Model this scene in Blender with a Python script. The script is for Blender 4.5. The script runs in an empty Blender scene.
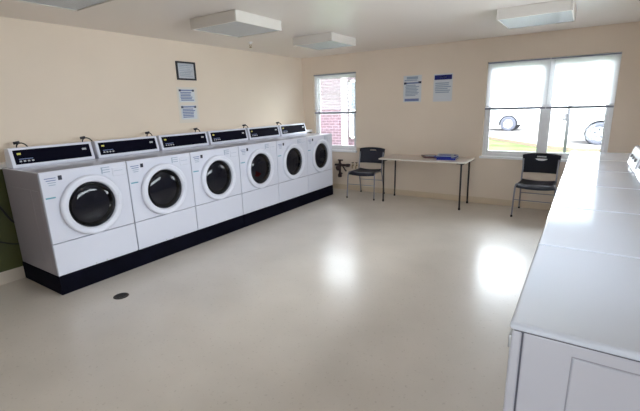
import bpy, bmesh, math, random
from mathutils import Vector, Matrix
random.seed(4)
sc = bpy.context.scene
C = bpy.data.collections.new('laundry_room'); sc.collection.children.link(C)
PI = math.pi

# ------------------------------------------------------------------ materials
def mat(name, col, rough=.5, metal=0., spec=.5, coat=0., coat_rough=.1, var=0., vscale=6., bump=0., bscale=60.,
        trans=0., emit=None, estr=0., alpha=None):
    m = bpy.data.materials.new(name); m.use_nodes = True
    n = m.node_tree.nodes; l = m.node_tree.links; b = n['Principled BSDF']
    b.inputs['Base Color'].default_value = (*col, 1); b.inputs['Roughness'].default_value = rough
    b.inputs['Metallic'].default_value = metal; b.inputs['Specular IOR Level'].default_value = spec
    b.inputs['Coat Weight'].default_value = coat; b.inputs['Coat Roughness'].default_value = coat_rough
    if trans: b.inputs['Transmission Weight'].default_value = trans
    if emit: b.inputs['Emission Color'].default_value = (*emit, 1); b.inputs['Emission Strength'].default_value = estr
    tc = n.new('ShaderNodeTexCoord')
    if var:
        t = n.new('ShaderNodeTexNoise'); t.inputs['Scale'].default_value = vscale; t.inputs['Detail'].default_value = 5
        r = n.new('ShaderNodeValToRGB'); r.color_ramp.elements[0].position = .3; r.color_ramp.elements[1].position = .7
        r.color_ramp.elements[0].color = (*[max(0, c*(1-var)) for c in col], 1)
        r.color_ramp.elements[1].color = (*[min(1, c*(1+var)) for c in col], 1)
        l.new(tc.outputs['Object'], t.inputs['Vector']); l.new(t.outputs['Fac'], r.inputs['Fac']); l.new(r.outputs['Color'], b.inputs['Base Color'])
    if bump:
        t = n.new('ShaderNodeTexNoise'); t.inputs['Scale'].default_value = bscale; t.inputs['Detail'].default_value = 3
        k = n.new('ShaderNodeBump'); k.inputs['Strength'].default_value = bump; k.inputs['Distance'].default_value = .01
        l.new(tc.outputs['Object'], t.inputs['Vector']); l.new(t.outputs['Fac'], k.inputs['Height']); l.new(k.outputs['Normal'], b.inputs['Normal'])
    return m

def thin_glass(name, tint=(1, 1, 1), refl=.06, rough=.02):
    m = bpy.data.materials.new(name); m.use_nodes = True
    n = m.node_tree.nodes; l = m.node_tree.links; n.remove(n['Principled BSDF'])
    a = n.new('ShaderNodeBsdfTransparent'); a.inputs['Color'].default_value = (*tint, 1)
    g = n.new('ShaderNodeBsdfGlossy'); g.inputs['Roughness'].default_value = rough
    f = n.new('ShaderNodeFresnel'); f.inputs['IOR'].default_value = 1.45
    x = n.new('ShaderNodeMixShader'); l.new(f.outputs[0], x.inputs[0]); l.new(a.outputs[0], x.inputs[1]); l.new(g.outputs[0], x.inputs[2])
    l.new(x.outputs[0], n['Material Output'].inputs['Surface'])
    return m

def translucent(name, col, tr):
    m = bpy.data.materials.new(name); m.use_nodes = True
    n = m.node_tree.nodes; l = m.node_tree.links; n.remove(n['Principled BSDF'])
    d = n.new('ShaderNodeBsdfDiffuse'); d.inputs['Color'].default_value = (*col, 1)
    t = n.new('ShaderNodeBsdfTranslucent'); t.inputs['Color'].default_value = (*col, 1)
    x = n.new('ShaderNodeMixShader'); x.inputs[0].default_value = tr
    l.new(d.outputs[0], x.inputs[1]); l.new(t.outputs[0], x.inputs[2]); l.new(x.outputs[0], n['Material Output'].inputs['Surface'])
    return m

M = {}
M['wall'] = mat('cream_wall_paint', (.73, .62, .505), .6, spec=.3, var=.02, vscale=1.5, bump=.04, bscale=140)
M['ceil'] = mat('ceiling_paint', (.76, .70, .65), .34, spec=.5, bump=.03, bscale=90)
M['green'] = mat('olive_wall_paint', (.055, .062, .014), .5, var=.15, vscale=4)
M['trim'] = mat('white_trim_paint', (.78, .77, .75), .35)
M['base'] = mat('tan_baseboard_vinyl', (.62, .50, .36), .4)
M['basel'] = mat('pale_baseboard_vinyl', (.60, .54, .46), .4)
M['vinyl'] = mat('white_window_vinyl', (.80, .80, .82), .35)
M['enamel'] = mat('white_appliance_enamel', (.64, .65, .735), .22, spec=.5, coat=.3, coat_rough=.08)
M['enamel_shade'] = mat('white_enamel_side_shaded', (.29, .26, .285), .4, spec=.5)  # white enamel darkened, puts the shade of the washer sides into the colour
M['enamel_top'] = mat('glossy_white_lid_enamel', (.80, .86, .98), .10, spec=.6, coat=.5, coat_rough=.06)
M['ring'] = mat('white_door_plastic', (.68, .69, .77), .25)
M['crease_shade'] = mat('painted_crease_shade', (.36, .36, .43), .5)  # shade line around the embossed dryer panel, painted as grey strips
M['seam'] = mat('dark_seam_gasket', (.12, .12, .16), .7)
M['plinth'] = mat('black_painted_plinth', (.003, .003, .008), .6, spec=.05, var=.3, vscale=5)
M['black'] = mat('black_plastic', (.012, .012, .02), .35)
M['rubber'] = mat('black_rubber', (.015, .015, .015), .7)
M['display'] = mat('black_console_glass', (.004, .004, .010), .6, spec=.02)
M['chairblk'] = mat('navy_black_chair_plastic', (.007, .008, .022), .5, bump=.05, bscale=200)
M['chrome'] = mat('chrome_tube', (.30, .30, .34), .28, metal=1)
M['steel'] = mat('brushed_steel', (.45, .46, .48), .3, metal=1)
M['drum'] = mat('dark_drum_steel', (.05, .05, .07), .4, metal=1)
M['darkleg'] = mat('dark_brown_metal', (.035, .028, .028), .4, metal=.3)
M['tabletop'] = mat('beige_laminate', (.55, .47, .42), .3, var=.03, vscale=30)
M['edge'] = mat('cream_table_edge', (.66, .62, .56), .4)
M['glass'] = thin_glass('window_glass')
M['smoked'] = thin_glass('smoked_door_glass', (.17, .18, .22), rough=.05)
M['blind'] = translucent('white_blind_slat', (.95, .95, .96), .72)
M['blindr'] = mat('grey_blind_rail', (.22, .23, .29), .5)
M['paper'] = mat('pale_blue_paper', (.60, .62, .65), .7)
M['white'] = mat('white_paper', (.66, .66, .68), .7)
M['wallpaper'] = mat('faded_cream_paper', (.68, .62, .54), .7)
M['ink'] = mat('blue_grey_ink', (.14, .18, .34), .7)
M['ink2'] = mat('light_grey_ink', (.30, .36, .45), .7)
M['navy'] = mat('navy_ink', (.008, .014, .16), .6)
M['blackink'] = mat('black_ink', (.012, .012, .03), .6)
M['teal'] = mat('teal_sticker', (.10, .30, .38), .5)
M['yellow'] = mat('yellow_sticker', (.55, .50, .08), .5)
M['silver'] = mat('silver_label', (.40, .40, .42), .4)
M['red'] = mat('dull_red_cloth', (.75, .03, .03), .8, bump=.3, bscale=30)
M['bluecloth'] = mat('dark_laundry_cloth', (.10, .10, .14), .8, bump=.3, bscale=30)
M['bookblue'] = mat('blue_magazine_cover', (.006, .02, .30), .4)
M['bookgrey'] = mat('grey_magazine_cover', (.35, .42, .50), .35)
M['bookdark'] = mat('dark_maroon_cover', (.12, .05, .06), .4)
M['lens'] = mat('prismatic_light_lens', (.46, .50, .54), .25, spec=.6, bump=.25, bscale=160)
M['housing'] = mat('cream_light_housing', (.60, .56, .51), .4)
M['lit'] = mat('lit_lens', (.8, .8, .8), .4, emit=(1, .96, .90), estr=5.0)
M['rust'] = mat('dark_cast_iron', (.035, .015, .015), .6, var=.4, vscale=30)
M['brass'] = mat('dull_brass', (.35, .25, .12), .4, metal=.8)
M['grate'] = mat('dark_drain_metal', (.05, .045, .04), .5, metal=.5)
M['grass'] = mat('lawn_grass', (.078, .13, .042), .9, spec=0., var=.35, vscale=1.6, bump=.6, bscale=30)
M['asphalt'] = mat('pale_concrete_paving', (.30, .28, .27), .9, spec=0., var=.1, vscale=1)
M['kerb'] = mat('worn_kerb', (.17, .13, .10), .9, spec=0.)
M['carpaint'] = mat('silver_white_car_paint', (.42, .44, .47), .3, coat=.6)
M['carglass'] = mat('dark_car_glass', (.10, .12, .14), .1)
M['tyre'] = mat('tyre_rubber', (.06, .062, .08), .8)
M['well'] = mat('wheel_well_liner', (.02, .02, .025), .9)
M['hub'] = mat('alloy_hub', (.35, .36, .38), .3, metal=.7)
M['post'] = mat('grey_post_metal', (.055, .05, .06), .6)
M['outtrim'] = mat('weathered_trim', (.34, .28, .31), .8, spec=.1)
M['roof'] = mat('dark_shingles', (.08, .07, .07), .9)

def brick_mat():
    m = bpy.data.materials.new('red_brick'); m.use_nodes = True
    n = m.node_tree.nodes; l = m.node_tree.links; b = n['Principled BSDF']
    tc = n.new('ShaderNodeTexCoord'); mp = n.new('ShaderNodeMapping'); mp.inputs['Rotation'].default_value = (PI/2, 0, 0)
    t = n.new('ShaderNodeTexBrick')
    t.inputs['Color1'].default_value = (.080, .040, .050, 1); t.inputs['Color2'].default_value = (.060, .033, .042, 1)
    t.inputs['Mortar'].default_value = (.15, .10, .12, 1); t.inputs['Scale'].default_value = 1
    t.inputs['Brick Width'].default_value = .24; t.inputs['Row Height'].default_value = .09; t.inputs['Mortar Size'].default_value = .012
    l.new(tc.outputs['Object'], mp.inputs['Vector']); l.new(mp.outputs['Vector'], t.inputs['Vector']); l.new(t.outputs['Color'], b.inputs['Base Color'])
    b.inputs['Roughness'].default_value = .9
    return m
M['brick'] = brick_mat()

def floor_mat():
    m = bpy.data.materials.new('waxed_vinyl_floor'); m.use_nodes = True
    n = m.node_tree.nodes; l = m.node_tree.links; b = n['Principled BSDF']
    tc = n.new('ShaderNodeTexCoord')
    t = n.new('ShaderNodeTexNoise'); t.inputs['Scale'].default_value = 2.2; t.inputs['Detail'].default_value = 6
    r = n.new('ShaderNodeValToRGB'); r.color_ramp.elements[0].position = .3; r.color_ramp.elements[1].position = .72
    r.color_ramp.elements[0].color = (.62, .565, .50, 1); r.color_ramp.elements[1].color = (.69, .63, .56, 1)
    l.new(tc.outputs['Object'], t.inputs['Vector']); l.new(t.outputs['Fac'], r.inputs['Fac'])
    # fine speckles and scuffs worn into the wax
    s = n.new('ShaderNodeTexNoise'); s.inputs['Scale'].default_value = 45; s.inputs['Detail'].default_value = 2
    r2 = n.new('ShaderNodeValToRGB'); r2.color_ramp.elements[0].position = .30; r2.color_ramp.elements[1].position = .36
    r2.color_ramp.elements[0].color = (.80, .78, .76, 1); r2.color_ramp.elements[1].color = (1, 1, 1, 1)
    l.new(tc.outputs['Object'], s.inputs['Vector']); l.new(s.outputs['Fac'], r2.inputs['Fac'])
    x = n.new('ShaderNodeMix'); x.data_type = 'RGBA'; x.blend_type = 'MULTIPLY'; x.inputs[0].default_value = .7
    l.new(r.outputs['Color'], x.inputs[6]); l.new(r2.outputs['Color'], x.inputs[7]); l.new(x.outputs[2], b.inputs['Base Color'])
    b.inputs['Roughness'].default_value = .5
    b.inputs['Coat Weight'].default_value = .75; b.inputs['Coat Roughness'].default_value = .22; b.inputs['Coat IOR'].default_value = 1.5
    w = n.new('ShaderNodeTexNoise'); w.inputs['Scale'].default_value = 5; w.inputs['Detail'].default_value = 2
    k = n.new('ShaderNodeBump'); k.inputs['Strength'].default_value = .12; k.inputs['Distance'].default_value = .01
    l.new(tc.outputs['Object'], w.inputs['Vector']); l.new(w.outputs['Fac'], k.inputs['Height']); l.new(k.outputs['Normal'], b.inputs['Coat Normal'])
    return m
M['floor'] = floor_mat()

# ------------------------------------------------------------------ mesh helpers
class MB:
    """collects shapes into one mesh with several materials"""
    def __init__(s): s.bm = bmesh.new(); s.mats = []; s.smooth = False
    def mi(s, m):
        if m not in s.mats: s.mats.append(m)
        return s.mats.index(m)
    def _tag(s, verts, m, smooth=False):
        i = s.mi(m)
        for f in {f for v in verts for f in v.link_faces}: f.material_index = i; f.smooth = smooth
    def box(s, a, b, m, bev=0., seg=2):
        a, b = Vector(a), Vector(b)
        lo = Vector(map(min, a, b)); hi = Vector(map(max, a, b))
        r = bmesh.ops.create_cube(s.bm, size=1, matrix=Matrix.Translation((lo+hi)/2) @ Matrix.Diagonal((*(hi-lo), 1)))
        vs = r['verts']
        if bev:
            es = list({e for v in vs for e in v.link_edges})
            g = bmesh.ops.bevel(s.bm, geom=es, offset=bev, segments=seg, affect='EDGES', profile=.5)
            vs = list({v for f in g['faces'] for v in f.verts} | {v for v in vs if v.is_valid})
        s._tag(vs, m); return s
    def prism(s, pts, axis, d0, d1, m, bev=0., smooth=False):
        """pts 2-D outline; axis the extrusion axis ('x','y','z')"""
        def P(p, d): return {'x': (d, p[0], p[1]), 'y': (p[0], d, p[1]), 'z': (p[0], p[1], d)}[axis]
        A = [s.bm.verts.new(P(p, d0)) for p in pts]; B = [s.bm.verts.new(P(p, d1)) for p in pts]
        n = len(pts); fs = [s.bm.faces.new(A), s.bm.faces.new(B[::-1])]
        for i in range(n): fs.append(s.bm.faces.new((A[i], B[i], B[(i+1) % n], A[(i+1) % n])))
        bmesh.ops.recalc_face_normals(s.bm, faces=fs)
        vs = A+B
        if bev:
            es = [e for f in fs[:2] for e in f.edges]
            g = bmesh.ops.bevel(s.bm, geom=list(set(es)), offset=bev, segments=2, affect='EDGES', profile=.5)
            vs = [v for v in vs if v.is_valid] + [v for f in g['faces'] for v in f.verts]
        s._tag(vs, m, smooth); return s
    def tube(s, pts, r, m, n=10, caps=True):
        pts = [Vector(p) for p in pts]; rings = []; up = None
        for i, p in enumerate(pts):
            t = (pts[min(i+1, len(pts)-1)]-pts[max(i-1, 0)]).normalized()
            if up is None:
                up = t.orthogonal().normalized()
            else:
                up = (up - t*up.dot(t)).normalized()
            w = t.cross(up); rr = r[i] if isinstance(r, (list, tuple)) else r
            rings.append([s.bm.verts.new(p+(up*math.cos(a)+w*math.sin(a))*rr) for a in [2*PI*k/n for k in range(n)]])
        i_ = s.mi(m)
        for A, B in zip(rings, rings[1:]):
            for k in range(n):
                f = s.bm.faces.new((A[k], A[(k+1) % n], B[(k+1) % n], B[k])); f.smooth = True; f.material_index = i_
        if caps:
            for R, rev in ((rings[0], True), (rings[-1], False)):
                f = s.bm.faces.new(R[::-1] if rev else R); f.material_index = i_
        return s
    def lathe(s, prof, m, origin=(0, 0, 0), axis='z', n=48):
        """prof [(radius, height)]"""
        rings = []; o = Vector(origin)
        for r, h in prof:
            ring = []
            for k in range(n if r > 1e-6 else 1):
                a = 2*PI*k/n; c, q = r*math.cos(a), r*math.sin(a)
                v = {'z': (c, q, h), 'x': (h, c, q), 'y': (q, h, c)}[axis]
                ring.append(s.bm.verts.new(o+Vector(v)))
            rings.append(ring)
        i_ = s.mi(m); fs = []
        for A, B in zip(rings, rings[1:]):
            for k in range(n):
                a0, a1 = A[k % len(A)], A[(k+1) % len(A)]; b0, b1 = B[k % len(B)], B[(k+1) % len(B)]
                q = [a0, a1, b1, b0]; q = [v for j, v in enumerate(q) if v not in q[:j]]
                if len(q) > 2:
                    f = s.bm.faces.new(q); f.smooth = True; f.material_index = i_; fs.append(f)
        bmesh.ops.recalc_face_normals(s.bm, faces=fs)
        return s
    def grid(s, fn, nu, nv, m, thick=0.):
        V = [[s.bm.verts.new(fn(i/nu, j/nv)) for j in range(nv+1)] for i in range(nu+1)]; i_ = s.mi(m); fs = []
        for i in range(nu):
            for j in range(nv):
                f = s.bm.faces.new((V[i][j], V[i+1][j], V[i+1][j+1], V[i][j+1])); f.smooth = True; f.material_index = i_; fs.append(f)
        if thick:
            bmesh.ops.recalc_face_normals(s.bm, faces=fs)
            bmesh.ops.solidify(s.bm, geom=fs, thickness=thick)
        return s
    def build(s, name, parent=None, label=None):
        me = bpy.data.meshes.new(name); s.bm.normal_update(); s.bm.to_mesh(me); s.bm.free()
        for m in s.mats: me.materials.append(m)
        o = bpy.data.objects.new(name, me); C.objects.link(o)
        if parent: o.parent = parent
        if label: o['label'] = label
        return o

def thing(name, label, cat, loc=(0, 0, 0), rz=0., group=None):
    o = bpy.data.objects.new(name, None); C.objects.link(o); o.empty_display_size = .1
    o.location = loc; o.rotation_euler = (0, 0, rz); o['label'] = label; o['category'] = cat
    if group: o['group'] = group
    return o
def tag(o, label, cat, group=None):
    o['label'] = label; o['category'] = cat
    if group: o['group'] = group
    return o
def struct(name, mb):
    o = mb.build(name); o['kind'] = 'structure'; return o
def children(o): return [c for c in C.objects if c.parent is o]
def dup(o, parent=None):
    kids = children(o)
    c = o.copy(); C.objects.link(c)
    if parent: c.parent = parent
    for k in kids: dup(k, c)
    return c
def smooth_path(P, n=6):
    """Catmull-Rom through the points"""
    P = [Vector(p) for p in P]; Q = [P[0]*2-P[1]]+P+[P[-1]*2-P[-2]]; out = []
    for i in range(1, len(Q)-2):
        for k in range(n):
            t = k/n; a, b, c, d = Q[i-1:i+3]
            out.append(.5*((2*b)+(c-a)*t+(2*a-5*b+4*c-d)*t*t+(3*b-a-3*c+d)*t**3))
    out.append(P[-1]); return out

# ------------------------------------------------------------------ room shell
H = 2.408; XR = 5.2; YS = -9.6; WT = .14
W1 = (.245, 1.14, .735, 2.10); W2 = (3.285, 4.835, .735, 2.082)
W3_FILL = (3.2, 4.9, .8, 2.2)      # unseen window behind the camera, added to light the room
struct('floor', MB().box((-WT, YS-WT, -.1), (XR+WT, WT, 0), M['floor']))
struct('ceiling', MB().box((-WT, YS-WT, H), (XR+WT, WT, H+.12), M['ceil']))
struct('wall_left', MB().box((-WT, YS-WT, 0), (0, WT, H), M['wall']))
W4_FILL = (-5.0, -1.8, 1.22, 2.06)   # added unseen window in the right wall above the dryers, brightens the room
struct('wall_right', MB().box((XR, YS-WT, 0), (XR+WT, W4_FILL[0], H), M['wall']).box((XR, W4_FILL[1], 0), (XR+WT, WT, H), M['wall'])
       .box((XR, W4_FILL[0], 0), (XR+WT, W4_FILL[1], W4_FILL[2]), M['wall']).box((XR, W4_FILL[0], W4_FILL[3]), (XR+WT, W4_FILL[1], H), M['wall']))
def wall_y(name, y0, y1, holes, m):
    b = MB(); xs = sorted(holes); x = 0.
    for (a, c, z0, z1) in xs:
        b.box((x, y0, 0), (a, y1, H), m); b.box((a, y0, 0), (c, y1, z0), m); b.box((a, y0, z1), (c, y1, H), m); x = c
    b.box((x, y0, 0), (XR, y1, H), m)
    return struct(name, b)
wall_y('wall_back', 0, WT, [W1, W2], M['wall'])
wall_y('wall_front', YS-WT, YS, [W3_FILL], M['wall'])
# low chase wall behind the washers with its white cap
CH = .17
struct('wall_chase', MB().box((0.001, YS+.001, 0), (CH, -.001, 1.062), M['green']))
struct('trim_1', MB().box((0.001, YS+.001, 1.062), (CH+.02, -.001, 1.108), M['trim'], .005))
struct('baseboard_left', MB().box((CH, YS+.002, .001), (CH+.014, -.002, .12), M['basel'], .004))
struct('baseboard_back', MB().box((CH+.016, -.014, .001), (XR-.016, -.0005, .095), M['base'], .004))
struct('baseboard_right', MB().box((XR-.014, YS+.002, .001), (XR-.0005, -.002, .095), M['base'], .004))

def window(idx, W, mull, rail_z, y_in=.0, sgn=1, sill=True):
    """vinyl window set in a wall opening; sgn=+1: outside is +y"""
    x0, x1, z0, z1 = W; Y = lambda d: y_in + sgn*d
    root = MB()
    f = .045
    for a, b in (((x0, Y(.045), z0), (x0+f, Y(.135), z1)), ((x1-f, Y(.045), z0), (x1, Y(.135), z1)),
                 ((x0+f, Y(.045), z0), (x1-f, Y(.135), z0+f)), ((x0+f, Y(.045), z1-f), (x1-f, Y(.135), z1))):
        root.box(a, b, M['vinyl'], .004)
    for mx, w in mull:
        root.box((mx-w/2, Y(.06), z0+f), (mx+w/2, Y(.135), z1-f), M['vinyl'], .004)
    fr = root.build('window_%d' % idx); fr['kind'] = 'structure'
    edges = [x0+f]+[v for mx, w in mull for v in (mx-w/2, mx+w/2)]+[x1-f]
    for k in range(0, len(edges), 2):
        a, b = edges[k], edges[k+1]
        s = MB(); g = .03
        for (za, zb, yo) in ((z0+f, rail_z+.02, .062), (rail_z-.02, z1-f, .095)):
            for p, q in (((a, Y(yo), za), (a+g, Y(yo+.03), zb)), ((b-g, Y(yo), za), (b, Y(yo+.03), zb)),
                         ((a+g, Y(yo), za), (b-g, Y(yo+.03), za+g+.005)), ((a+g, Y(yo), zb-g-.005), (b-g, Y(yo+.03), zb))):
                s.box(p, q, M['vinyl'], .003)
        sash = s.build('sash', fr)
        MB().box((a+g, Y(.075), z0+f+.035), (b-g, Y(.078), rail_z-.015), M['glass']).build('pane', sash)
        MB().box((a+g, Y(.108), rail_z+.015), (b-g, Y(.111), z1-f-.035), M['glass']).build('pane', sash)
    if sill:
        MB().box((x0-.02, Y(-.045), z0-.03), (x1+.02, Y(.048), z0+.004), M['vinyl'], .006).build('window_sill', fr)
    return fr
window(1, W1, [], 1.41)
window(2, W2, [(4.075, .075)], 1.43)
window(3, W3_FILL, [(4.0, .06)], 1.5, y_in=YS, sgn=-1)  # added window, out of view, lets in extra daylight

w4 = MB()
for a, b in (((XR+.03, W4_FILL[0], W4_FILL[2]), (XR+.12, W4_FILL[0]+.045, W4_FILL[3])), ((XR+.03, W4_FILL[1]-.045, W4_FILL[2]), (XR+.12, W4_FILL[1], W4_FILL[3])),
             ((XR+.03, W4_FILL[0]+.045, W4_FILL[2]), (XR+.12, W4_FILL[1]-.045, W4_FILL[2]+.045)), ((XR+.03, W4_FILL[0]+.045, W4_FILL[3]-.045), (XR+.12, W4_FILL[1]-.045, W4_FILL[3])),
             ((XR+.03, -2.98, W4_FILL[2]+.045), (XR+.12, -2.92, W4_FILL[3]-.045))):
    w4.box(a, b, M['vinyl'], .004)
w4 = struct('window_4', w4)
for a, b in ((W4_FILL[0]+.045, -2.98), (-2.92, W4_FILL[1]-.045)):
    MB().box((XR+.07, a, W4_FILL[2]+.045), (XR+.074, b, W4_FILL[3]-.045), M['glass']).build('pane', w4)

def blind(x0, x1, ztop, zbot, tilt, pitch, label, depth=.026, y=.016):
    t = thing('window_blind', label, 'blind', ((x0+x1)/2, y, ztop), 0, 'blinds half lowered over the windows')
    w = (x1-x0)/2
    MB().box((-w, -.012, -.017), (w, .012, -.001), M['blindr'], .004).build('headrail', t)
    b = MB(); z = -.045; n = int((ztop-zbot-.075)/pitch)
    dy, dz = depth/2*math.cos(tilt), depth/2*math.sin(tilt)
    for k in range(n):
        zz = z-k*pitch
        b.prism([(-dy, zz-dz), (dy, zz+dz), (dy, zz+dz+.0012), (0, zz+.004), (-dy, zz-dz+.0012)], 'x', -w+.004, w-.004, M['blind'])
    b.build('slats', t)
    MB().box((-w+.001, -.013, zbot-ztop-.008), (w-.001, .013, zbot-ztop+.016), M['blindr'], .004).build('bottom_rail', t)
    for s in (-1, 1):
        MB().tube([(s*w*.72, 0, -.03), (s*w*.72, 0, zbot-ztop+.012)], .0012, M['vinyl'], 6).build('lift_cord', t)
    MB().tube([(-w+.05, -.02, -.03), (-w+.05, -.022, -.55)], .003, M['vinyl'], 6).build('tilt_wand', t)
blind(3.289, 4.072, 2.075, 1.425, 1.25, .021, 'white slatted blind over the left half of the wide window')
blind(4.078, 4.831, 2.075, 1.425, 1.25, .021, 'white slatted blind over the right half of the wide window')
blind(.249, 1.136, 2.093, 1.41, .45, .024, 'white slatted blind in the narrow window beside the washers')

# ------------------------------------------------------------------ front loading washers
P = .75; WF = .9257; WE = -.481; BZ = .167; CAB = .908; DR = .294
def make_washer():
    t = thing('front_load_washer', '', 'washing machine', group='front-loading washers along the left wall')
    F = .37; R_ = -.365; y0, y1 = -P/2+.004, P/2-.004
    b = MB().box((R_+.002, y0, 0.002), (F-.03, y1, CAB-.004), M['enamel_shade'], .006)
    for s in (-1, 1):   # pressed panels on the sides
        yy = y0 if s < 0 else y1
        b.box((R_+.06, yy-.0015, .08), (F-.22, yy+.0015, CAB-.16), M['enamel_shade'], .0012)
        b.box((F-.19, yy-.0015, .08), (F-.07, yy+.0015, CAB-.16), M['enamel_shade'], .0012)
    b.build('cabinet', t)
    MB().box((R_+.002, y0, CAB-.012), (F-.004, y1, CAB), M['enamel'], .004).build('top_panel', t)
    # upper front, a real hole behind the door
    cy, cz = .003, .735-BZ; n = 64; RI = .212
    u = MB(); bm = u.bm; mi = u.mi(M['enamel'])
    zt, zb = CAB-.006, DR+.003; ya, yb = y0, y1
    def onrect(a):
        dx, dz = math.cos(a), math.sin(a); ks = []
        if dx: ks.append(((yb if dx > 0 else ya)-cy)/dx)
        if dz: ks.append(((zt if dz > 0 else zb)-cz)/dz)
        k = min(k for k in ks if k > 0); return (cy+dx*k, cz+dz*k)
    angs = sorted(set([2*PI*k/n for k in range(n)] + [math.atan2(z-cz, y-cy) % (2*PI) for y in (ya, yb) for z in (zt, zb)]))
    rings = []
    for xx, fn in ((F-.03, onrect), (F-.006, onrect), (F, lambda a: tuple(c+(o-c)*.992 for c, o in zip((cy, cz), onrect(a)))),
                   (F, lambda a: (cy+RI*math.cos(a), cz+RI*math.sin(a))), (F-.03, lambda a: (cy+RI*math.cos(a), cz+RI*math.sin(a)))):
        rings.append([bm.verts.new((xx, *fn(a))) for a in angs])
    for A, B in zip(rings, rings[1:]):
        for k in range(len(angs)): bm.faces.new((A[k], A[(k+1) % len(angs)], B[(k+1) % len(angs)], B[k])).material_index = mi
    bmesh.ops.recalc_face_normals(bm, faces=bm.faces[:])
    # badge, printed notes and the round-cornered outline of the dispenser
    def ink(yl, yh, zl, zh, m): u.box((F-.001, -P/2+yl, zl-BZ), (F+.0012, -P/2+yh, zh-BZ), m)
    for k, (yl, yh) in enumerate(((.035, .122), (.045, .12), (.055, .118), (.06, .112))):
        z = 1.018-k*.019; ink(yl, yh, z-.0035, z+.0035, M['ink'] if k < 2 else M['ink2'])
    for k in range(3): z = 1.045-k*.022; ink(.50+.01*k, .582, z-.004, z+.004, M['ink2'])
    ink(.503, .515, .99, 1.05, M['ink2'])
    ink(.02, .095, .850, .862, M['teal'])
    u.build('front_panel', t)
    MB().box((F-.002, -P/2+.140, .995-BZ), (F+.003, -P/2+.170, 1.033-BZ), M['blackink'], .001).build('badge', t, 'small dark square badge')
    d = MB().box((F-.02, -P/2+.598, .948-BZ), (F+.004, -P/2+.735, 1.038-BZ), M['enamel'], .012, 3)
    d.box((F+.003, -P/2+.615, 1.0-BZ), (F+.0048, -P/2+.70, 1.004-BZ), M['ink2'])
    d.build('detergent_drawer', t)
    # bottom service panel
    l = MB().box((F-.03, y0, .006), (F, y1, DR-.003), M['enamel'], .006)
    for s in (-1, 1): l.lathe([(0, .004), (.006, .003), (.006, -.004)], M['silver'], (F, s*.05, .02), 'x', 12)
    l.build('lower_panel', t)
    # drum
    dr = MB(); dr.lathe([(.207, F-.03), (.205, F-.09), (.235, F-.10), (.235, F-.42), (.03, F-.43), (0, F-.43)], M['drum'], (0, cy, cz), 'x', 48)
    for k in range(3):
        a = k*2*PI/3+.4; c, q = math.cos(a), math.sin(a)
        dr.tube([(F-.12, cy+c*.22, cz+q*.22), (F-.40, cy+c*.22, cz+q*.22)], .03, M['drum'], 8)
    dr.build('drum', t)
    # door
    dd = MB(); dd.lathe([(.268, F+.001), (.270, F+.022), (.263, F+.036), (.247, F+.043), (.236, F+.036), (.230, F+.036), (.220, F+.038), (.209, F+.026), (.203, F+.004), (.203, F-.02)],
                        M['ring'], (0, cy, cz), 'x', 64)
    door = dd.build('door', t)
    g = MB(); g.lathe([(.2035, F+.010), (.19, F+.022), (.12, F+.034), (0, F+.038)], M['smoked'], (0, cy, cz), 'x', 48); g.build('door_glass', door)
    g = MB(); g.lathe([(.2035, F+.004), (.2035, F+.014), (.190, F+.015), (.178, F+.008), (.165, F-.06), (.11, F-.10)], M['black'], (0, cy, cz), 'x', 48)
    g.build('gasket', door)
    h = MB().box((F+.030, cy+.222, cz-.045), (F+.043, cy+.246, cz+.045), M['ring'], .005, 3); h.build('door_handle', door)
    # console leaning back
    a0, a1 = -P/2+.018, P/2-.018; X0, X1 = -.150, -.190; Z0, Z1 = CAB+.001, CAB+.178
    c = MB().prism([(X0, Z0), (X0+.004, Z0+.014), (X1+.008, Z1-.004), (X1-.004, Z1), (-.27, Z1-.01), (-.30, Z0)], 'y', a0, a1, M['enamel'], .006)
    con = c.build('console', t)
    nx = Vector((Z1-Z0-.02, 0, -(X1-X0)-.0)).normalized()   # face normal
    def onface(s, y, off): p = Vector((X0+.004, 0, Z0+.014)).lerp(Vector((X1+.008, 0, Z1-.004)), s); return (p.x+nx.x*off, y, p.z+nx.z*off)
    def plate(b, s0, s1, ya, yb, o0, o1, m):
        vs = [b.bm.verts.new(onface(s, y, o)) for o in (o0, o1) for (s, y) in ((s0, ya), (s0, yb), (s1, yb), (s1, ya))]
        i = b.mi(m)
        for q in ((0, 1, 2, 3), (4, 5, 6, 7), (0, 1, 5, 4), (1, 2, 6, 5), (2, 3, 7, 6), (3, 0, 4, 7)):
            b.bm.faces.new([vs[k] for k in q]).material_index = i
        bmesh.ops.recalc_face_normals(b.bm, faces=b.bm.faces[:])
    b = MB(); plate(b, .10, .88, a0+.028, a1-.028, -.003, .003, M['display'])
    plate(b, .62, .72, a0+.055, a0+.085, .003, .004, M['yellow'])
    for k in range(4): plate(b, .22, .30, a0+.06+k*.032, a0+.078+k*.032, .003, .004, M['silver'])
    plate(b, .36, .40, a0+.06, a0+.17, .003, .0036, M['ink'])
    plate(b, .55, .66, a1-.105, a1-.065, .003, .004, M['silver'])
    b.build('display_panel', con)
    return t
wl = ['white front-loading washer at the near end of the row, side panel showing',
      'white front-loading washer, second from the near end of the row',
      'white front-loading washer, third from the near end, left of the plinth joint',
      'white front-loading washer with red laundry showing through its door',
      'white front-loading washer, second from the window end of the row',
      'white front-loading washer at the window end of the row']
washers = []
w0 = make_washer()
for k in range(6):
    w = w0 if k == 0 else dup(w0)
    w.location = (WF-.37, WE-6*P+(k+.5)*P, BZ+.001); w['label'] = wl[k]; washers.append(w)

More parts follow.
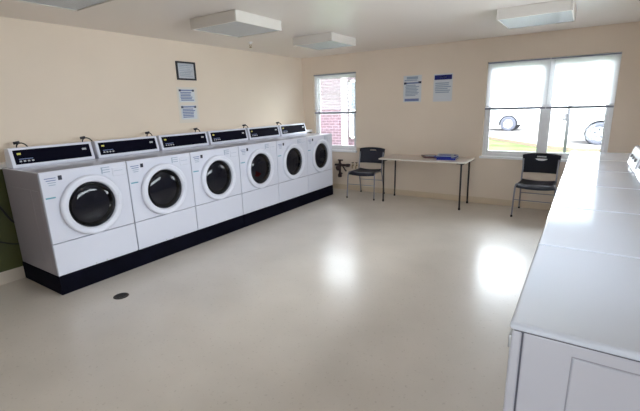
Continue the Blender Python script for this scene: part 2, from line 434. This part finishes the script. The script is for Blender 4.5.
def blob(name, loc, r, m, label, cat, seed):
    rnd = random.Random(seed); b = MB()
    bmesh.ops.create_icosphere(b.bm, subdivisions=4, radius=1)
    ph = [(rnd.uniform(3, 7), rnd.uniform(3, 7), rnd.uniform(3, 7), rnd.uniform(0, 6)) for _ in range(6)]
    for v in b.bm.verts:
        s = 1+sum(.07*math.sin(a*v.co.x+c*v.co.y+d*v.co.z+e) for a, c, d, e in ph)
        v.co = Vector((v.co.x*r[0], v.co.y*r[1], v.co.z*r[2]))*s
    b._tag(b.bm.verts[:], m, True)
    o = b.build(name); o.location = loc; return tag(o, label, cat)
blob('laundry_bundle', (.862, WE-6*P+3.5*P-.01, .665), (.045, .085, .055), M['red'], 'crumpled red laundry behind the washer door glass', 'laundry', 3)

# black plinths under the row
for k, (a, b, lab) in enumerate(((0, 3, 'black plinth under the three near washers'), (3, 6, 'black plinth under the three washers by the narrow window'))):
    g = .004 if k else 0
    o = MB().box((CH+.016, WE-6*P+a*P+g, .001), (WF+.002, WE-6*P+b*P-(0 if k else .004), BZ), M['plinth'], .004).build('equipment_plinth')
    tag(o, lab, 'plinth', 'black plinths under the washers')

# drain hoses rising behind the consoles
hl = ['black hose rising behind the near left corner of the first washer', 'black hose rising between the two nearest washer consoles',
      'black hose rising between the second and third washer consoles', 'black hose rising between the third and fourth washer consoles',
      'black hose rising between the fourth and fifth washer consoles', 'black hose rising between the two far washer consoles']
for k, y in enumerate((-4.80, -4.20, -3.44, -2.71, -1.77, -.95)):
    t = thing('drain_hose', hl[k], 'hose', (.10, y, 1.109), 0, 'hoses behind the washer consoles')
    s = (.035, .012)[k > 1]
    MB().tube(smooth_path([(0, 0, 0), (.002, 0, .08), (.012, 0, .145), (.035, s*.6, .168), (.07, s*1.4, .155), (.10, s*2.3, .09)]), .006, M['rubber'], 8).build('tube', t)
    MB().tube([(.010, -.022, .168), (.030, .024, .176)], .014, M['black'], 10).build('coupling', t)

# cables hanging on the olive wall beside the first washer
o = MB().tube(smooth_path([(.181, -5.30, 1.0), (.181, -5.14, .90), (.182, -5.06, .74), (.184, -5.00, .60), (.20, -4.975, .56)]), .009, M['rubber'], 8).build('power_cable')
tag(o, 'thick black cable hanging on the olive wall beside the first washer', 'cable')
o = MB().tube(smooth_path([(.177, -5.34, .52), (.178, -5.20, .46), (.180, -5.10, .40), (.186, -5.02, .36), (.20, -4.975, .35)]), .006, M['rubber'], 8).build('water_hose')
tag(o, 'thin black hose curving across the olive wall to the first washer', 'hose')

# ------------------------------------------------------------------ dryers on the right
DF = 4.4442; DZ = .9285; DE = -.7241-P
def make_dryer():
    t = thing('clothes_dryer', '', 'clothes dryer', group='clothes dryers along the right wall')
    D = .70; y0, y1 = -P/2+.003, P/2-.003          # local x: 0 front .. D back
    b = MB().box((.034, y0+.004, .012), (D, y1-.004, DZ-.026), M['enamel'], .004)
    for yy in (y0+.004, y1-.004):
        b.prism([(.155, .12), (.60, .12), (.60, DZ-.062), (.155, DZ-.062)], 'y', yy-.004, yy+.004, M['enamel'], .0035)
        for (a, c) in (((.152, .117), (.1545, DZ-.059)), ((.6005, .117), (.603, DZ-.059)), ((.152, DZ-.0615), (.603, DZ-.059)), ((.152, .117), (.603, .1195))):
            b.box((a[0], yy-.0008, a[1]), (c[0], yy+.0008, c[1]), M['crease_shade'])
        b.box((.030, yy-.001, .03), (.0345, yy+.001, DZ-.026), M['seam'])
    b.build('cabinet', t)
    f = MB().box((.004, y0+.004, .012), (.031, y1-.004, DZ-.026), M['enamel'], .005); f.build('front_panel', t)
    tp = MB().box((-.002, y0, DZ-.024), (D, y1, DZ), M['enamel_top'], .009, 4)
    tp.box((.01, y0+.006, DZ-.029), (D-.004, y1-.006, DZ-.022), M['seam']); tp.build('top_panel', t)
    d = MB().box((-.012, -.24, .33), (.006, .24, .80), M['enamel'], .012, 3); door = d.build('door', t)
    MB().box((-.022, .16, .53), (-.010, .215, .60), M['steel'], .005).build('handle', door)
    MB().box((-.0055, y0+.03, DZ-.10), (.0045, y0+.075, DZ-.06), M['steel'], .002).build('hinge', t)
    MB().box((-.001, -.35, .05), (.005, .35, .27), M['enamel'], .003).build('lower_panel', t)
    c = MB().prism([(D-.205, DZ+.001), (D-.165, DZ+.150), (D-.15, DZ+.160), (D-.02, DZ+.160), (D-.005, DZ+.15), (D-.005, DZ+.001)], 'y', y0+.02, y1-.02, M['enamel'], .008)
    con = c.build('console', t)
    p0, p1 = Vector((D-.200, 0, DZ+.022)), Vector((D-.170, 0, DZ+.134))
    pn = Vector((-(p1.z-p0.z), 0, p1.x-p0.x)).normalized()
    b = MB(); b.prism([(p0.x-.0005, p0.z), (p1.x-.0005, p1.z), (p1.x+pn.x*.004, p1.z+pn.z*.004), (p0.x+pn.x*.004, p0.z+pn.z*.004)], 'y', y0+.05, y1-.05, M['silver'])
    b.build('control_panel', con)
    for k in range(3):
        q = p0.lerp(p1, .5); yy = -.18+k*.17
        MB().tube([q+Vector((0, yy, 0)), q+pn*.022+Vector((0, yy, 0))], .016, M['silver'], 14).build('knob', con)
    return t
dl = ['white clothes dryer nearest the camera with its side panel showing', 'white clothes dryer, second from the camera in the right row',
      'white clothes dryer, third from the camera in the right row', 'white clothes dryer, fourth from the camera in the right row',
      'white clothes dryer, fifth from the camera, next to the plain cabinet']
d0 = make_dryer()
for k in range(5):
    d = d0 if k == 0 else dup(d0)
    d.location = (DF, DE-5*P+(k+.5)*P, 0); d['label'] = dl[k]
t = thing('storage_cabinet', 'plain white-topped cabinet ending the dryer row by the wide window', 'cabinet', (DF, DE+.372, 0))
MB().box((.02, -.365, .0), (.70, .365, DZ-.026), M['enamel'], .004).build('body', t)
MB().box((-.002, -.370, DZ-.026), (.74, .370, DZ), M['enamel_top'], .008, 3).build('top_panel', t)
for s in (-1, 1):
    dd = MB().box((.004, min(0, s*.355)+.003, .09), (.019, max(0, s*.355)-.003, DZ-.05), M['enamel'], .003).build('door', t)
    MB().tube([(.004, s*.04, .70), (-.018, s*.04, .70), (-.018, s*.04, .60), (.004, s*.04, .60)], .005, M['steel'], 8).build('handle', dd)

# ------------------------------------------------------------------ folding table with magazines
TZ = .71
t = thing('folding_table', 'long beige folding table with dark legs under the two wall notices', 'table', (2.54, -.33, 0))
MB().box((-.67, -.29, TZ-.022), (.67, .29, TZ-.0005), M['edge'], .006).box((-.664, -.284, TZ-.002), (.664, .284, TZ), M['tabletop']).build('tabletop', t)
for s in (-1, 1):
    for q in (-1, 1):
        MB().tube([(s*.60, q*.235, TZ-.045), (s*.605, q*.235, .02)], .0125, M['darkleg'], 12).lathe([(.016, .0), (.016, .03), (.0125, .035)], M['rubber'], (s*.605, q*.235, .001), 'z', 12).build('leg', t)
    MB().tube([(s*.60, -.245, TZ-.045), (s*.60, .245, TZ-.045)], .011, M['darkleg'], 10).build('leg_frame', t)
    MB().tube([(s*.60, 0, TZ-.05), (s*.36, 0, TZ-.03)], .007, M['darkleg'], 8).build('brace', t)
    MB().box((s*.56-.02, -.26, TZ-.035), (s*.56+.06*s, .26, TZ-.0215), M['darkleg'], .002).build('mounting_plate', t)
def mag(loc, rz, w, d, h, cover, pages, label):
    t = thing('magazine', label, 'magazine', loc, rz, 'magazines on the folding table')
    MB().box((-w/2+.003, -d/2+.003, .0012), (w/2-.003, d/2-.003, h-.0012), M['white']).build('pages', t)
    b = MB().box((-w/2, -d/2, 0), (w/2, d/2, .0015), cover).box((-w/2, -d/2, h-.0015), (w/2, d/2, h), cover)
    b.box((-w/2, -d/2, 0), (-w/2+.002, d/2, h), cover)
    b.box((-w/2, -d/2, 0), (w/2, -d/2+.002, h), cover)
    b.box((-w*.35, -d*.35, h), (w*.35, d*.1, h+.0004), pages); b.build('cover', t)
mag((2.87, -.30, TZ+.001), .10, .27, .33, .026, M['bookblue'], M['bookgrey'], 'blue magazine at the bottom of the pile on the table')
mag((2.84, -.28, TZ+.0275), -.06, .26, .32, .018, M['bookblue'], M['bookgrey'], 'blue magazine in the middle of the pile on the table')
mag((2.83, -.29, TZ+.0465), .18, .24, .30, .010, M['bookgrey'], M['bookblue'], 'pale grey-blue magazine on top of the pile on the table')
mag((2.56, -.20, TZ+.001), .5, .22, .27, .022, M['bookdark'], M['bookgrey'], 'dark maroon magazine lying left of the blue pile')

# ------------------------------------------------------------------ stacking chairs
def make_chair():
    t = thing('stacking_chair', '', 'chair', group='black plastic stacking chairs')
    # seat faces -y; origin under the middle of the seat
    def seat(u, v):
        x = (u-.5)*.455; y = -.225+v*.42
        z = .430+.018*(2*u-1)**2 + (-.035*max(0, (.25-v)/.25)**2) + .012*max(0, (v-.7)/.3)**2
        x *= 1-.10*v
        return (x, y, z)
    MB().grid(seat, 14, 14, M['chairblk'], .012).build('seat', t)
    # back with a hand slot
    b = MB(); NU, NV = 24, 14; V = {}
    def bp(u, v):
        x = (u-.5)*(.44+.03*v); z = .545+v*.267
        z -= .020*v*(2*u-1)**2 - .010*(1-v)*(2*u-1)**2*0
        y = .225+.05*v + .045 - .05*(2*u-1)**2
        return (x, y, z)
    for i in range(NU+1):
        for j in range(NV+1): V[i, j] = b.bm.verts.new(bp(i/NU, j/NV))
    fs = []; mi = b.mi(M['chairblk'])
    for i in range(NU):
        for j in range(NV):
            if 9 <= i < 15 and j == 11: continue
            f = b.bm.faces.new((V[i, j], V[i+1, j], V[i+1, j+1], V[i, j+1])); f.smooth = True; fs.append(f)
    bmesh.ops.solidify(b.bm, geom=fs, thickness=.012)
    b.build('backrest', t)
    for s in (-1, 1):
        front = smooth_path([(s*.245, -.255, .012), (s*.240, -.225, .33), (s*.235, -.205, .425), (s*.225, -.15, .442), (s*.212, .05, .430), (s*.208, .16, .425)])
        MB().tube(front, .0105, M['chrome'], 10).lathe([(.014, 0), (.014, .025), (.0105, .028)], M['rubber'], (s*.2455, -.256, .001), 'z', 10).build('leg', t)
        rear = smooth_path([(s*.222, .285, .012), (s*.216, .225, .25), (s*.212, .175, .42), (s*.213, .190, .52), (s*.213, .218, .62), (s*.216, .242, .74)])
        MB().tube(rear, .0105, M['chrome'], 10).lathe([(.014, 0), (.014, .025), (.0105, .028)], M['rubber'], (s*.222, .286, .001), 'z', 10).build('leg', t)
    MB().tube([(-.243, -.240, .24), (.243, -.240, .24)], .006, M['chrome'], 8).build('stretcher', t)
    MB().tube([(-.216, .225, .25), (.216, .225, .25)], .006, M['chrome'], 8).build('stretcher', t)
    MB().tube([(-.225, -.14, .432), (.225, -.14, .432)], .008, M['chrome'], 8).build('seat_rail', t)
    return t
c0 = make_chair(); c0.location = (1.510, -.335, 0); c0.rotation_euler.z = .07
c0['label'] = 'black plastic chair with chrome legs left of the folding table'
c1 = dup(c0); c1.location = (4.095, -.345, 0); c1.rotation_euler.z = 0.0
c1['label'] = 'black plastic chair with chrome legs under the wide window'

# ------------------------------------------------------------------ wall notices
def notice(name, loc, face, w, h, spec, label, cat='notice', group=None, base=None, thick=.0012):
    """sheet standing on a wall; face 'y' = on the back wall, 'x' = on the left wall.  spec: (u0,u1,v0,v1,material)"""
    b = MB()
    def bx(u0, u1, v0, v1, d0, d1, m):
        if face == 'y': b.box((u0*w, -d1, v0*h), (u1*w, -d0, v1*h), m)
        else: b.box((d0, u0*w, v0*h), (d1, u1*w, v1*h), m)
    bx(-.5, .5, -.5, .5, 0, thick, base or M['paper'])
    for u0, u1, v0, v1, m in spec: bx(u0-.5, u1-.5, v0-.5, v1-.5, thick-.0003, thick+.0006, m)
    o = b.build(name); o.location = loc; return tag(o, label, cat, group)
def lines(v1, v0, n, u0, u1, m, fill=.5, seed=1):
    r = random.Random(seed); out = []
    for k in range(n):
        v = v1-(v1-v0)*(k+.5)/n; hh = (v1-v0)/n*fill/2
        out.append((u0+r.uniform(0, .03), u1-r.uniform(0, .22), v-hh, v+hh, m))
    return out
I, I2, K = M['ink'], M['ink2'], M['blackink']
notice('wall_notice', (2.165, -.001, 1.765), 'y', .30, .41,
       [(.18, .80, .86, .96, I2)] + lines(.86, .78, 1, .05, .95, I2) + [(.06, .94, .69, .745, I), (.03, .17, .675, .755, K), (.83, .99, .69, .77, K)]
       + lines(.66, .22, 8, .10, .90, I2, .7, 2) + [(.08, .88, .03, .13, I)], 'pale blue notice with a black-cornered title band, left of the navy-headed one', group='notices on the window wall')
notice('wall_notice', (2.655, -.001, 1.760), 'y', .29, .41,
       [(.04, .96, .79, .96, M['navy']), (.32, .68, .86, .89, M['ink2'])] + lines(.70, .30, 6, .08, .94, I2, .6, 3) + lines(.25, .05, 2, .1, .9, M['paper'], .7, 4),
       'pale notice headed by a navy band, above the folding table', group='notices on the window wall')
def ln(seed): return [(.05, .95, .84, .93, I), (.02, .15, .80, .95, K), (.85, .98, .80, .95, K)] + lines(.78, .10, 6, .08, .95, I, .62, seed)
notice('backing_sheet', (.0001, -2.69, 1.60), 'x', .335, .47, [], 'faded cream sheet behind the two blue notices on the left wall', 'paper', base=M['wallpaper'])
notice('wall_notice', (.0026, -2.700, 1.725), 'x', .26, .175, ln(5), 'upper of the two blue notices on the left wall', group='blue notices on the left wall')
notice('wall_notice', (.0026, -2.690, 1.505), 'x', .26, .185, ln(6), 'lower of the two blue notices on the left wall', group='blue notices on the left wall')
t = thing('picture_frame', 'black framed certificate above the blue notices on the left wall', 'picture frame', (.0005, -2.675, 2.042))
fw, fh, ft = .31, .235, .022
b = MB()
for a, c in (((0, -fw/2, -fh/2), (.02, -fw/2+ft, fh/2)), ((0, fw/2-ft, -fh/2), (.02, fw/2, fh/2)), ((0, -fw/2+ft, -fh/2), (.02, fw/2-ft, -fh/2+ft)), ((0, -fw/2+ft, fh/2-ft), (.02, fw/2-ft, fh/2))):
    b.box(a, c, M['black'], .002)
b.build('frame', t)
b = MB().box((.001, -fw/2+ft, -fh/2+ft), (.006, fw/2-ft, fh/2-ft), M['paper'])
for k in range(7): b.box((.0055, -fw/2+.05, .065-k*.022), (.0068, fw/2-.05-.02*(k % 3), .071-k*.022), M['ink2'])
b.build('certificate', t)
MB().box((.012, -fw/2+ft, -fh/2+ft), (.0135, fw/2-ft, fh/2-ft), M['glass']).build('glass', t)

# ------------------------------------------------------------------ ceiling fixtures
def light(cx, cy, w, d, label, lit=False, h=.10):
    t = thing('ceiling_light', label, 'ceiling light', (cx, cy, H), 0, 'square ceiling light boxes')
    e = .014; b = MB()
    for a, c in (((-w/2, -d/2, -h), (-w/2+e, d/2, -.001)), ((w/2-e, -d/2, -h), (w/2, d/2, -.001)), ((-w/2+e, -d/2, -h), (w/2-e, -d/2+e, -.001)), ((-w/2+e, d/2-e, -h), (w/2-e, d/2, -.001))):
        b.box(a, c, M['housing'], .004)
    b.build('housing', t)
    MB().box((-w/2+e+.0005, -d/2+e+.0005, -h+.006), (w/2-e-.0005, d/2-e-.0005, -h+.018), M['lit' if lit else 'lens'], .002).build('lens', t)
light(1.485, -3.175, .63, .66, 'unlit square ceiling light in front of the framed certificate')
light(1.555, -1.63, .60, .62, 'unlit square ceiling light nearest the narrow window')
light(1.46, -4.88, .66, .64, 'unlit square ceiling light cut by the top left of the photo')
light(4.03, -1.53, .64, .68, 'unlit square ceiling light in front of the wide window')
t = thing('fire_sprinkler', 'small pendent sprinkler head hanging from the ceiling near the left wall', 'sprinkler', (.62, -2.05, H))
MB().lathe([(.0, -.001), (.036, -.001), (.034, -.008), (.012, -.012), (.012, -.03), (0, -.03)], M['trim'], (0, 0, 0), 'z', 20).build('escutcheon', t)
b = MB()
for s in (-1, 1): b.tube([(s*.010, 0, -.03), (s*.015, 0, -.045), (s*.004, 0, -.068)], .003, M['brass'], 6)
b.lathe([(0, -.068), (.020, -.069), (.020, -.072), (0, -.073)], M['brass'], (0, 0, 0), 'z', 16); b.build('sprinkler_head', t)

# ------------------------------------------------------------------ floor drain
t = thing('floor_drain', 'small round dark drain cover in the cream floor', 'drain', (1.392, -4.722, 0))
MB().lathe([(.0, .001), (.058, .001), (.062, .002), (.060, .005), (.050, .005), (.048, .003), (0, .003)], M['grate'], (0, 0, 0), 'z', 32).build('cover', t)
b = MB()
for k in range(-2, 3): b.box((-.035+abs(k)*.008, k*.016-.003, .003), (.035-abs(k)*.008, k*.016+.003, .0045), M['rubber'])
b.build('grate_slots', t)

# ------------------------------------------------------------------ valve assembly under the narrow window
t = thing('pipe_valve', 'dark iron valve and pipes on the wall between washers and chair', 'valve', (.93, -.07, 0))
b = MB(); b.tube([(-.20, 0, .47), (.08, 0, .47)], .020, M['rust'], 12)
b.tube([(-.10, 0, .25), (-.10, 0, .56)], .022, M['rust'], 12)
for p in ((-.10, 0, .47), (-.10, 0, .27), (.07, 0, .47)): b.lathe([(0, -.03), (.034, -.026), (.038, 0), (.034, .026), (0, .03)], M['rust'], p, 'z', 12)
b.tube([(-.10, -.03, .30), (-.10, .0695, .30)], .018, M['rust'], 10); b.tube([(.07, -.02, .47), (.07, .0695, .47)], .018, M['rust'], 10)
b.build('pipework', t)
b = MB(); b.lathe([(.0, -.012), (.046, -.010), (.052, 0), (.046, .010), (0, .012)], M['rust'], (-.10, -.065, .42), 'y', 16)
b.tube([(-.10, -.06, .42), (-.10, 0, .42)], .010, M['rust'], 8); b.build('hand_wheel', t)
MB().box((-.125, -.035, .55), (-.02, -.015, .575), M['rust'], .004).build('lever', t)
b = MB(); b.tube([(-.07, 0, .47), (-.03, -.03, .47), (.02, -.03, .40), (.035, 0, .36)], .012, M['rust'], 8); b.build('elbow', t)
for k, (x, lab) in enumerate(((1.085, 'small brass tap nearest the valve on the wall'), (1.16, 'small brass tap just behind the left chair'))):
    t = thing('wall_tap', lab, 'tap', (x, -.0145, .47), 0, 'brass taps behind the left chair')
    MB().tube([(0, .013, 0), (0, -.03, 0), (0, -.045, -.02), (0, -.046, -.055)], .009, M['brass'], 10).build('spout', t)
    MB().tube([(0, -.02, 0), (0, -.022, .05)], .005, M['brass'], 8).tube([(-.022, -.022, .052), (.022, -.022, .052)], .006, M['rust'], 8).build('handle', t)

# ------------------------------------------------------------------ outside
GZ = .16
EDGE = [(-4.0, 17.0), (1.6, 9.5), (3.55, 6.9), (4.3, 6.25), (14, 5.7)]
struct('ground_lawn', MB().prism([(-14, WT+.01), (-14, 17.0)]+EDGE+[(14, WT+.01)], 'z', -.1, GZ, M['grass']))
struct('ground_paving', MB().prism([(-14, 17.13)]+[(x+.04, y+.14) for x, y in EDGE]+[(14, 40), (-14, 40)], 'z', -.1, .25, M['asphalt']))
kb = MB()
kb.prism([(-14, 17.002)]+[(x+.001, y+.002) for x, y in EDGE]+[(x+.039, y+.138) for x, y in EDGE][::-1]+[(-14, 17.128)], 'z', -.1, .258, M['kerb'])
struct('kerb', kb)
struct('ground_yard', MB().box((-14, -30, -.12), (14, YS-WT-.01, -.02), M['asphalt']))

def car(loc, flip, label):
    t = thing('parked_car', label, 'car', loc, PI if flip else 0, 'cars parked outside the wide window')
    # profile in x (front at -x), wheels at x=0 and x=2.6
    R = .37; prof = [(-.86, .30), (-.90, .42), (-.86, .62), (-.70, .74), (-.1, .86), (.42, .93), (1.02, 1.36), (1.30, 1.43), (2.2, 1.43), (2.55, 1.34), (3.05, .99), (3.42, .95), (3.50, .70), (3.48, .36), (3.40, .28)]
    def arch(cx): return [(cx+R*math.cos(a), .30+R*math.sin(a)) for a in [math.asin(0)+PI*k/12 for k in range(13)]]
    poly = prof + [(2.6+R, .28)] + arch(2.6) + [(2.6-R, .24), (R, .24)] + arch(0) + [(-R, .28)]
    b = MB().prism(poly, 'y', -.86, .86, M['carpaint'], .03)
    for cx in (0, 2.6): b.lathe([(0, -.60), (R-.01, -.60), (R-.01, -.60), (R-.015, .60), (0, .60)], M['well'], (cx, 0, .30), 'y', 24)
    b.build('body', t)
    g = MB().prism([(.58, .95), (1.06, 1.30), (1.60, 1.34), (1.60, .95)], 'y', -.868, .868, M['carglass']).prism([(1.68, .95), (1.68, 1.34), (2.18, 1.34), (2.78, 1.02), (2.70, .95)], 'y', -.868, .868, M['carglass'])
    g.build('side_window', t)
    MB().prism([(-.2, .50), (2.3, .50), (2.3, .53), (-.2, .53)] if False else [(.45, .44), (2.15, .44), (2.15, .47), (.45, .47)], 'y', -.875, .875, M['post']).build('side_moulding', t)
    MB().box((-.91, -.80, .40), (-.50, .80, .44), M['post']).box((-.915, -.5, .48), (-.85, .5, .58), M['post']).build('grille', t)
    for cx in (0, 2.6):
        for s in (-1, 1):
            w = MB().lathe([(.19, s*.86), (.20, s*.875), (.29, s*.87), (.315, s*.85), (.315, s*.68), (.28, s*.66), (.19, s*.66)], M['tyre'], (cx, 0, .315), 'y', 32).build('wheel', t)
            h = MB().lathe([(0, s*.855), (.05, s*.86), (.06, s*.845), (.165, s*.85), (.19, s*.87), (.195, s*.80), (0, s*.79)], M['hub'], (cx, 0, .315), 'y', 32)
            for k in range(5):
                a = k*2*PI/5+.3; h.tube([(cx+.08*math.cos(a), s*.848, .315+.08*math.sin(a)), (cx+.155*math.cos(a), s*.853, .315+.155*math.sin(a))], .018, M['tyre'], 6)
            h.build('hub_cap', w)
car((1.72, 13.66, .251), True, 'silver car seen through the left half of the wide window')
car((4.90, 8.25, .251), False, 'silver car seen through the right half of the wide window')
t = thing('sign_post', 'thin dark post with small sign outside the wide window', 'sign post', (4.20, 5.0, .10))
MB().tube([(0, 0, 0), (-.01, 0, 1.2), (0, 0, 2.3)], .036, M['post'], 10).build('post', t)
MB().box((-.13, -.035, .93), (-.04, -.022, 1.10), M['post'], .003).box((-.06, -.03, 1.0), (.0, -.0, 1.03), M['post']).build('sign_plate', t)
o = MB().tube([(4.93, 5.0, .10), (4.88, 5.0, 2.5)], .014, M['post'], 8).build('garden_stake'); tag(o, 'thin stake standing outside at the right edge of the wide window', 'stake')
t = thing('brick_building', 'red brick building with white corner trim seen through the narrow window', 'building', (-4, 5.0, 0))
MB().box((-5, 0, -.1), (1.92, .4, 3.4), M['brick']).build('brick_wall', t)
MB().box((1.92, -.04, -.1), (2.11, .4, 3.4), M['outtrim'], .01).build('corner_trim', t)
b = MB().box((2.11, .1, -.1), (4.1, .4, 3.4), M['brick'])
b.build('recessed_wall', t)
f = MB()
for a, c in (((2.18, .03, .5), (2.24, .1, 2.3)), ((2.9, .03, .5), (2.96, .1, 2.3)), ((2.18, .03, 2.24), (2.96, .1, 2.3)), ((2.18, .03, .5), (2.96, .1, .56)), ((2.18, .03, 1.36), (2.96, .1, 1.42))): f.box(a, c, M['vinyl'])
f = f.build('window', t); MB().box((2.24, .07, .56), (2.9, .095, 2.24), M['carglass']).build('pane', f)
MB().box((-5.2, -.5, 3.4), (4.3, .6, 3.55), M['roof'], .01).build('roof_edge', t)

# ------------------------------------------------------------------ light, sky, camera
w = bpy.data.worlds.new('overcast_sky'); sc.world = w; w.use_nodes = True
bg = w.node_tree.nodes['Background']; bg.inputs[0].default_value = (.84, .93, 1.0, 1); bg.inputs[1].default_value = 2.0
def portal(W, y, into):
    x0, x1, z0, z1 = W
    l = bpy.data.lights.new('sky_portal', 'AREA'); l.shape = 'RECTANGLE'; l.size = x1-x0; l.size_y = z1-z0; l.cycles.is_portal = True
    o = bpy.data.objects.new('sky_portal', l); C.objects.link(o); o.location = ((x0+x1)/2, y, (z0+z1)/2)
    o.rotation_euler = (-PI/2 if into < 0 else PI/2, 0, 0)
l = bpy.data.lights.new('sky_portal', 'AREA'); l.shape = 'RECTANGLE'; l.size = W4_FILL[3]-W4_FILL[2]; l.size_y = W4_FILL[1]-W4_FILL[0]; l.cycles.is_portal = True
o = bpy.data.objects.new('sky_portal', l); C.objects.link(o); o.location = (XR+.15, (W4_FILL[0]+W4_FILL[1])/2, (W4_FILL[2]+W4_FILL[3])/2); o.rotation_euler = (0, PI/2, 0)
portal(W1, .15, -1); portal(W2, .15, -1); portal(W3_FILL, YS-.15, 1)

cam = bpy.data.cameras.new('camera'); co = bpy.data.objects.new('camera', cam); C.objects.link(co); sc.camera = co
yaw, pitch, roll, f = .5893, -.2463, -.0285, 394.8
fwd = Vector((-math.sin(yaw)*math.cos(pitch), math.cos(yaw)*math.cos(pitch), math.sin(pitch)))
r = Vector((math.cos(yaw), math.sin(yaw), 0)); u = r.cross(fwd); c, s = math.cos(roll), math.sin(roll)
r2 = r*c+u*s; u2 = u*c-r*s
m = Matrix((r2, u2, -fwd)).transposed().to_4x4(); m.translation = (4.5586, -6.3473, 1.5353); co.matrix_world = m
cam.sensor_width = 36; cam.lens = f*36/640; cam.clip_start = .02
vs = sc.view_settings; vs.view_transform = 'Standard'; vs.look = 'None'; vs.gamma = 1; vs.use_curve_mapping = False; vs.exposure = 3.15
sc.cycles.max_bounces = 14; sc.cycles.diffuse_bounces = 8; sc.cycles.glossy_bounces = 5; sc.cycles.transparent_max_bounces = 16
sc.cycles.use_denoising = True; sc.cycles.sample_clamp_indirect = 8
